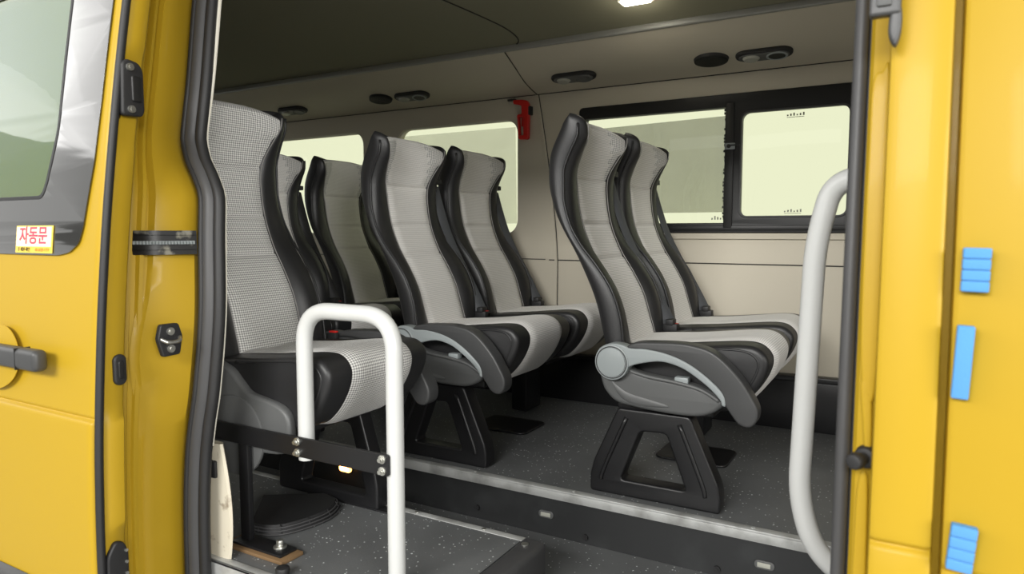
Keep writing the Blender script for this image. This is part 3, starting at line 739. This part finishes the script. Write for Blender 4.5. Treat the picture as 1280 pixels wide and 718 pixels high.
# black seal along the door's leading edge
lab(MB().tube([D(XE+.002, yd(z)+.0085, z) for z in zs(-.6, 1.6, 60)], .0085, 10).obj('edge_seal', M['rubber'], door, 180), 'black rubber seal down the door edge')
# inner flange facing forward
rows = []
for z in zs(-.6, 1.6, 160):
    sw = .009/(1+math.exp((z-.405)/.006))+.008/(1+math.exp(-(z-1.19)/.006))-.005/(1+math.exp(-(z-.98)/.006))-.009/(1+math.exp((z-.15)/.006))
    rows.append([D(XE+a+sw*b_, yd(z)+y, z) for a, b_, y in ((-.004, 0, .010), (-.002, .2, .016), (.0, .6, .024), (.001, 1, .030), (.001, 1, .058), (-.004, .6, .064), (-.02, 0, .068), (-.06, 0, .070))])
grid('edge_flange', rows, M['paint'], door, smooth=50)
# bottom cladding
rows = []
for z in zs(-.6, -.008, 12):
    rows.append([D(x, yd(z)-.024+e, z) for x, e in ((-2.9, 0), (-2.2, 0), (-1.72, 0), (-1.705, .012))])
rows.append([D(x, yd(0)-.008+e, .004) for x, e in ((-2.9, 0), (-2.2, 0), (-1.75, 0), (-1.72, .012))])
grid('lower_cladding', rows, M['dplastic'], door, smooth=60)
# door window: dark bordered glass set flush
def dgrid(name, outline, off, m, par, hole=None):
    """flat outline (x,z) draped on the door's curved skin"""
    cu = plate(name, [outline]+([hole] if hole else []), -.001, .001, .0003, m, par, smooth=50)
    bm = bmesh.new(); bm.from_mesh(cu.data)
    for k in range(40):
        zc = .55+k*.025
        bmesh.ops.bisect_plane(bm, geom=bm.verts[:]+bm.edges[:]+bm.faces[:], plane_co=(0, 0, zc), plane_no=(0, 0, 1))
    for v_ in bm.verts:
        z = v_.co.z; v_.co.y += yd(z)+off
        v_.co.x -= XE; v_.co.y -= .85; v_.co.z += .5
    bm.to_mesh(cu.data); bm.free(); cu.data.update()
    for p in cu.data.polygons: p.use_smooth = True
    cu.data.set_sharp_from_angle(angle=math.radians(40))
    return cu
fr_out = [(-2.8, .748), (-1.63, .748), (-1.585, .755), (-1.551, .775), (-1.538, .81), (-1.514, .95), (-1.506, 1.08), (-1.502, 1.25), (-1.497, 1.52), (-2.8, 1.52)]
fr_out = rpoly(fr_out, .012)
fr_in = rpoly([(-2.5, .882), (-1.715, .882), (-1.700, .91), (-1.668, 1.03), (-1.668, 1.375), (-1.705, 1.39), (-2.5, 1.36)], .035, 6)
win = dgrid('window_border', fr_out, -.004, M['frit'], door, fr_in)
lab(win, 'glossy black border of the door window')
dgrid('window_glass', fr_in, -.002, M['dglass'], win)
fo = rpoly([(-2.51, .874), (-1.710, .874), (-1.692, .906), (-1.660, 1.03), (-1.660, 1.38), (-1.70, 1.398), (-2.51, 1.368)], .038, 6)
dgrid('glass_seal', fo, -.005, M['rubber'], win, fr_in)
# recessed handle
hz = .522
dish = sm2([(-1.99, .50), (-1.92, .56), (-1.84, .582), (-1.785, .56), (-1.760, .51), (-1.785, .46), (-1.855, .430), (-1.93, .44)], 5)
hdish = dgrid('handle_dish', dish, -.013, M['paint'], door)
hn = MB().box(-.64, -.142, yd(hz)-.85-.052, yd(hz)-.85-.020, hz+.5-.026, hz+.5+.022).obj('door_handle', M['dplastic'], door, bevel=.012, seg=4)
lab(hn, 'dark grey door handle')
MB().box(-.222, -.219, yd(hz)-.85-.0525, yd(hz)-.85-.02, hz+.5-.026, hz+.5+.022).obj('handle_joint', M['frame'], hn)
# sticker reading automatic door
sk = dgrid('sticker', [(-1.806, .752), (-1.650, .752), (-1.650, .814), (-1.806, .814)], -.007, M['yellow2'], door)
lab(sk, 'small white and yellow sticker with red Korean lettering')
dgrid('sticker_face', [(-1.802, .7665), (-1.654, .7665), (-1.654, .8115), (-1.802, .8115)], -.0082, M['paper'], sk)
def text(name, s, x, z, size, m, par, bold=.0, xs=1.0):
    cu = bpy.data.curves.new('tmp', 'FONT'); cu.body = s; cu.size = size; cu.align_x = 'CENTER'; cu.align_y = 'CENTER'; cu.offset = bold; cu.extrude = .0003
    ob = bpy.data.objects.new('tmp', cu); C.objects.link(ob)
    dg = bpy.context.evaluated_depsgraph_get(); dg.update(); me = bpy.data.meshes.new_from_object(ob.evaluated_get(dg))
    bpy.data.objects.remove(ob); bpy.data.curves.remove(cu)
    tl = math.atan((yd(z+.02)-yd(z-.02))/.04)
    me.transform(Matrix.Translation(D(x, yd(z)-.0098, z)) @ Matrix.Rotation(PI/2-tl, 4, 'X') @ Matrix.Diagonal((xs, 1, 1, 1)))
    me.materials.clear()
    return link(name, me, m, par)
text('lettering', '자동문', -1.728, .7895, .043, M['redink'], sk, .0007, 1.02)
text('small_lettering', '주 제원 해인', -1.766, .7595, .0105, M['kink'], sk, 0, 1.0)
text('small_lettering', '00-5020-7777', -1.688, .7595, .0105, M['oink'], sk, 0, 1.0)
# catch, plug and roller cover on the flange
def flange_plate(name, yz, x0, x1, m, par, bev=.003):
    return plate(name, [[(a-.85, b+.5) for a, b in yz]], x0-XE, x1-XE, bev, m, par, plane='yz')
yc = yd(1.11)
ct = flange_plate('edge_catch', rpoly([(yc+.008, 1.048), (yc+.054, 1.050), (yc+.060, 1.062), (yc+.060, 1.150), (yc+.050, 1.165), (yc+.024, 1.170), (yc+.012, 1.160)], .010), XE, XE+.016, M['rubber'], door, .005)
flange_plate('catch_socket', rrect(yc+.030, yc+.052, 1.080, 1.135, .004), XE+.012, XE+.020, M['frame'], ct)
for z in (1.063, 1.152):
    MB().cyl((.014, yc-.85+.028, z+.5), (.021, yc-.85+.028, z+.5), .008, 14).cyl((.014, yc-.85+.028, z+.5), (.0225, yc-.85+.028, z+.5), .004, 6).obj('screw', M['chrome'], ct)
yc = yd(.5)
pg = flange_plate('edge_plug', rrect(yc+.034, yc+.063, .468, .536, .014), XE, XE+.011, M['rubber'], door, .005)
flange_plate('plug_slot', rrect(yc+.042, yc+.055, .482, .522, .006), XE+.009, XE+.014, M['frame'], pg)
yc = yd(.03)
rl = flange_plate('roller_cover', rpoly([(yc+.012, -.10), (yc+.060, -.10), (yc+.062, .10), (yc+.052, .124), (yc+.034, .129), (yc+.016, .10)], .012), XE, XE+.014, M['rubber'], door, .004)
for z in (.104, .078, .052, .026): MB().cyl((.012, yc-.85+.055, z+.5), (.018, yc-.85+.055, z+.5), .0035, 8).obj('rivet', M['chrome'], rl)

# rear jamb of the doorway (yellow, ribbed)
GX = [(-.6, -1.53), (-.05, -1.52), (.13, -1.515), (.25, -1.507), (.33, -1.495), (.42, -1.478), (.6, -1.465), (.8, -1.48), (.88, -1.487), (.93, -1.515), (.985, -1.556), (1.04, -1.575), (1.15, -1.572), (1.38, -1.582), (1.6, -1.59)]
gx = lambda z: interp(GX, z)
rows = []
prof = [(-.62, .086), (-.10, .088), (-.004, .090), (.0, .096), (.0, .104), (-.013, .107), (-.013, .116), (.002, .119), (.002, .127), (-.019, .131), (-.019, .142), (.0, .147), (.004, .165), (.002, .20), (-.004, .232), (-.02, .26)]
for z in zs(-.6, 1.62, 90):
    row = []
    bulge = math.exp(-((z-.52)/.12)**2)
    rib = interp([(.2, .25), (.6, .4), (.9, 1), (1.4, 1.3)], z)
    for u, y in prof:
        w = max(0, min(1, (y-.09)/.14)); xb = (XE-.062)*(1-w)+(gx(z)-.012)*w
        yy = y
        if .13 < y < .15: yy = y-.026*bulge
        row.append((xb+u*(rib if -.02 < u < .0 else 1), yd(z)+yy, z))
    rows.append(row)
struct(grid('wall_doorway_rear', rows, M['paint'], smooth=40))
# seal of the doorway, rear side
gp = [(gx(z)+.020, yd(z)+.252, z) for z in zs(-.6, 1.62, 120)]
sl = thing('doorway_seal', 'thick black rubber seal down the left edge of the doorway', 'seal', (-1.5, 1.1, -.55))
o_ = lambda P: [(a+1.5, b-1.1, c+.55) for a, b, c in P]
MB().tube(o_(gp), .021, 14).obj('seal_bulb', M['rubberg'], sl, 180)
MB().tube(o_([(a+.026, b+.004, c) for a, b, c in gp]), .014, 12).obj('seal_lip', M['rubber'], sl, 180)
MB().tube(o_([(a-.010, b-.019, c) for a, b, c in gp]), .007, 8).obj('seal_edge', M['rubber'], sl, 180)
# cream inner pillar trim
rows = []
for z in zs(.28, 1.62, 70):
    b = gx(z)+.045
    e = .012+.010*max(0, min(1, (z-1.0)/.3))
    e *= .8
    rows.append([(b-.05, yd(z)+.27, z), (b+e*.4, yd(z)+.262, z), (b+e, yd(z)+.266, z), (b+e, yd(z)+.270, z), (b-.06, yd(z)+.30, z)])
struct(grid('trim_13', rows, M['cream'], smooth=40))
rows = []
for z in zs(-.10, .275, 30):
    s_ = math.sin(PI*min(1, max(0, (z+.10)/.375)))
    b = -1.455+.028*s_
    rows.append([(-1.56, 1.100, z), (b-.03, 1.098, z), (b-.004, 1.100, z), (b, 1.106, z), (b-.01, 1.115, z), (-1.56, 1.12, z)])
dt = struct(grid('trim_14', rows, M['dirty'], smooth=40))
for z in (.21, -.06): MB().box(-1.53, -1.468, 1.090, 1.1005, z-.022, z+.022).obj('notch', M['rubber'], dt, bevel=.004)
tag(MB().box(-1.475, -1.433, 1.112, 1.122, .752, .806).obj('trim_clip', M['cream'], bevel=.003), 'small cream clip on the pillar trim beside the dotted seat', 'clip')
# door track crossing the jamb
t = thing('door_track', 'greasy black steel slide track crossing the yellow jamb at left', 'track', (-1.48, 1.0, .775))
tr = roundpath([(-1.1, -.055, 0), (-.075, -.055, 0), (-.028, -.03, 0), (.006, .066, 0)], .03, 6)
def rail(dz0, dz1, d0, d1, name, m):
    sec = [(dz0, d0), (dz1, d0), (dz1, d1), (dz0, d1)]
    vs, fs = sweep(tr, sec); return recalc(mesh(name, vs, fs, m, t, 30))
rail(-.018, .018, .0, .004, 'track_web', M['grease'])
rail(.016, .028, -.022, .004, 'upper_lip', M['grease']); rail(-.028, -.016, -.022, .004, 'lower_lip', M['grease'])
dots = MB()
L = smoothpath(tr, 3)
for i in range(22):
    f_ = i/21*.165
    a = Vector((-.075, -.055, 0)).lerp(Vector((-.028, -.03, 0)), f_/.053) if f_ < .053 else Vector((-.028, -.03, 0)).lerp(Vector((.006, .066, 0)), (f_-.053)/.119)
    dots.box(a.x+.002, a.x+.0095, a.y-.006, a.y-.003, -.004, .004)
lab(dots.obj('tooth_strip', M['lplastic'], t), 'row of pale teeth')
# striker on the jamb
yc = yd(.553)+.157
t = thing('latch_striker', 'black bolted latch striker plate on the yellow jamb', 'latch', (gx(.553)-.003, yc, .553))
plate('striker_plate', [rpoly([(-.030, .004), (-.022, .037), (.022, .037), (.032, .006), (.024, -.036), (-.018, -.038)], .006)], -.002, .012, .003, M['rubber'], t, plane='yz')
MB().tube(smoothpath([(.010, -.022, .004), (.022, -.016, -.002), (.024, 0, -.004), (.022, .016, -.002), (.010, .024, .004)], 5), .0045, 8).obj('striker_loop', M['chrome'], t, 180)
for z in (.020, -.020): MB().cyl((.010, 0, z), (.016, 0, z), .009, 16).cyl((.010, 0, z), (.018, 0, z), .0045, 6).obj('striker_screw', M['chrome'], t)
# quarter panel behind the slid door, sill under the doorway
qp = plate('wall_door_side', [[(-4.2, -.6), (-1.63, -.6), (-1.63, 1.68), (-4.2, 1.68)], rrect(-3.0, -1.78, .84, 1.42, .06)], .16, .19, .001, M['cream'], smooth=30)
bm = bmesh.new(); bm.from_mesh(qp.data)
for k in range(23): bmesh.ops.bisect_plane(bm, geom=bm.verts[:]+bm.edges[:]+bm.faces[:], plane_co=(0, 0, -.6+.1*k), plane_no=(0, 0, 1))
for v_ in bm.verts: v_.co.y += yd(v_.co.z)
bm.to_mesh(qp.data); bm.free(); struct(qp)

# front jamb, centre pillar and front door (right)
def yb(z): return yd(z)+.110
XP = -.027
rows = [[(x, yb(z)+e, z) for x, e in ((XP+.002, .05), (XP, .012), (XP+.002, .003), (XP+.008, 0), (.033, 0), (.0385, .003), (.040, .012), (.040, .05))] for z in zs(-.6, .415, 14)+zs(.42, .432, 8)+zs(.44, 1.65, 24)]
def pinch(r):
    out = []
    for row in r:
        o = []
        for (x, y, z) in row:
            o.append((x, y+.006*math.exp(-((z-.424)/.004)**2), z))
        out.append(o)
    return out
struct(grid('wall_pillar', pinch(rows), M['paint'], smooth=40))
rows = [[(x, yb(z)+e, z) for x, e in ((.0495, .05), (.0495, .012), (.0505, .004), (.056, 0), (.30, -.002), (.55, -.002), (.9, -.002))] for z in zs(-.6, .39, 12)+zs(.395, .415, 8)+zs(.42, 1.65, 24)]
fd = struct(grid('door_2', [[(x, y+.006*math.exp(-((z-.405)/.005)**2), z) for x, y, z in r] for r in rows], M['paint'], smooth=40))
struct(grid('trim_16', [[(.036, yb(z)+.049, z), (.045, yb(z)+.052, z), (.054, yb(z)+.049, z)] for z in zs(-.6, 1.65, 30)], M['paint'], smooth=40))
# recessed rabbet between pillar and doorway seal, with pressed shapes
rows = [[(x, yb(z)+e, z) for x, e in ((-.062, .075), (-.050, .062), (-.046, .056), (-.030, .052), (-.024, .046))] for z in zs(-.6, 1.65, 40)]
jm = struct(grid('wall_doorway_front', rows, M['paint'], smooth=40))
def emb(pts, off, nm):
    o = plate(nm, [sm2(pts, 4)], -.003, .003, .003, M['paint'], jm, seg=3)
    for v_ in o.data.vertices: v_.co.y += yb(v_.co.z)+off
    return o
emb([(-.046, .99), (-.036, 1.005), (-.026, .985), (-.026, .63), (-.034, .585), (-.043, .61), (-.047, .70), (-.047, .9)], .047, 'pressed_panel')
emb([(-.038, .92), (-.028, .935), (-.026, .8), (-.027, .72), (-.036, .735), (-.040, .76), (-.040, .88)], .049, 'pressed_panel')
emb([(-.044, .605), (-.036, .61), (-.030, .58), (-.029, .50), (-.036, .52), (-.040, .56)], .047, 'pressed_panel')
emb([(-.042, .48), (-.032, .49), (-.029, .40), (-.029, .25), (-.044, .25), (-.044, .40)], .047, 'pressed_panel')
# doorway seal, front side
sf = thing('doorway_seal', 'dark grey rubber seal down the right edge of the doorway', 'seal', (-.06, 1.0, -.55))
gq = [(-.0625, yb(z)+.064, z) for z in zs(-.6, 1.65, 50)]
o2 = lambda P: [(a+.06, b-1.0, c+.55) for a, b, c in P]
vs, fs = sweep(o2(gq), [(.011*math.cos(a)*(1.0), .009*math.sin(a)) for a in [2*PI*i/14 for i in range(14)]])
mesh('seal_bulb', vs, fs, M['rubberg'], sf, 180)
MB().tube(o2([(a+.0125, b+.004, c) for a, b, c in gq]), .0055, 8).obj('seal_lip', M['rubber'], sf, 180)
# inner trim behind that seal
rows = [[(x, yb(z)+e, z) for x, e in ((-.066, .078), (-.06, .10), (.0, .14))] for z in zs(-.6, 1.65, 20)]
struct(grid('trim_15', rows, M['dplastic'], smooth=40))
# bracket, bumper
t = thing('door_bracket', 'dark grey door stop bracket at top of the right jamb', 'bracket', (-.032, .98, 1.066))
plate('bracket_plate', [rrect(-.018, .016, -.010, .08, .004)], -.03, -.012, .004, M['dplastic'], t)
MB().box(-.010, .006, -.034, -.028, .0, .07).obj('bracket_rib', M['gplastic'], t, bevel=.002)
plate('bracket_arm', [sm2([(.006, .0), (.016, .0), (.017, -.028), (.012, -.046), (.006, -.040), (.003, -.026)], 4)], -.028, -.012, .004, M['dplastic'], t)
t = thing('rubber_bumper', 'small black rubber door buffer sticking out of the right jamb', 'buffer', (-.036, yb(.513)+.05, .513))
MB().cyl((.004, .002, 0), (0, -.012, 0), .016, 20, .013).obj('buffer_base', M['rubber'], t, bevel=.003)
MB().cyl((0, -.010, 0), (-.007, -.024, 0), .0075, 18).obj('buffer_neck', M['rubber'], t)
MB().cyl((-.006, -.022, 0), (-.012, -.036, 0), .0115, 18, .010).obj('buffer_head', M['rubber'], t, bevel=.004)
# foam pads on the front door edge
def pad(x, z, w, h, n, label, rot=0, th=.014):
    t = thing('foam_pad', label, 'foam pad', (x, yb(z)-.002, z), 'blue foam pads on the front door'); t.rotation_euler.y = rot
    for i in range(n):
        a = -h/2+h*i/n; b = -h/2+h*(i+1)/n
        MB().box(-w/2, w/2, -th, 0, a+.0002, b-.0002).obj('foam_block', M['foam'], t, bevel=.0016, seg=3)
pad(.0695, .757, .027, .050, 4, 'highest blue foam pad on the yellow front door', .02)
pad(.0610, .652, .0170, .084, 1, 'slim undivided blue foam pad, middle of three on the front door', .04)
pad(.0680, .441, .0255, .053, 4, 'lowest blue foam pad on the yellow front door', .08)

# ------------------------------------------------------------------ garage around the van
g = MB().box(-14, 14, -14, 14, -.72, -.70).obj('ground', M['concrete']); g['kind'] = 'structure'
g = MB().box(-18, 18, -14, 1.2, 7.0, 7.2).obj('roof', M['gwall2']); g['kind'] = 'structure'
g = MB().box(-16, 16, -9.2, -9.0, -.7, 2.6).obj('wall_garage', M['gwall']); g['kind'] = 'structure'

# ------------------------------------------------------------------ light
w = bpy.data.worlds.new('world'); S.world = w; w.use_nodes = True
bg = w.node_tree.nodes['Background']; bg.inputs['Color'].default_value = (1, .995, .97, 1); bg.inputs['Strength'].default_value = 1.0
def area(name, loc, tgt, sx, sy, power, col=(1, 1, 1)):
    l = bpy.data.lights.new(name, 'AREA'); l.shape = 'RECTANGLE'; l.size = sx; l.size_y = sy; l.energy = power; l.color = col
    o = bpy.data.objects.new(name, l); C.objects.link(o); o.location = loc
    o.rotation_euler = (Vector(tgt)-Vector(loc)).to_track_quat('-Z', 'Y').to_euler()
    return o
area('garage_lamp', (-.5, -5.0, 3.3), (-.6, 2.2, .7), 4.4, 1.2, 490, (1, .985, .95))
area('garage_lamp_side', (6.2, -3.6, 2.4), (-1.6, 1.6, .8), 3.0, 2.2, 460, (1, .985, .95))
area('garage_lamp_rear', (-10.5, -5.2, 5.15), (-1.5, .9, 4.0), 15.0, 3.4, 420, (1, .99, .97))
dl = bpy.data.lights.new('dome_lamp', 'POINT'); dl.energy = .6; dl.color = (1, .93, .78); dl.shadow_soft_size = .03
do = bpy.data.objects.new('dome_lamp', dl); C.objects.link(do); do.location = (DX, DY, 1.56)

# ------------------------------------------------------------------ camera
cam = bpy.data.cameras.new('camera'); co = bpy.data.objects.new('camera', cam); C.objects.link(co); S.camera = co
cam.sensor_width = 36; cam.lens = 865/1280*36; cam.clip_start = .02
co.location = (0, 0, .80); co.rotation_euler = (PI/2-math.atan(69/865), 0, math.radians(29.64))
cam.dof.use_dof = True; cam.dof.focus_distance = 2.3; cam.dof.aperture_fstop = 5.0
S.view_settings.view_transform = 'Standard'; S.view_settings.look = 'None'; S.view_settings.gamma = 1
S.view_settings.exposure = 0; S.view_settings.use_curve_mapping = False
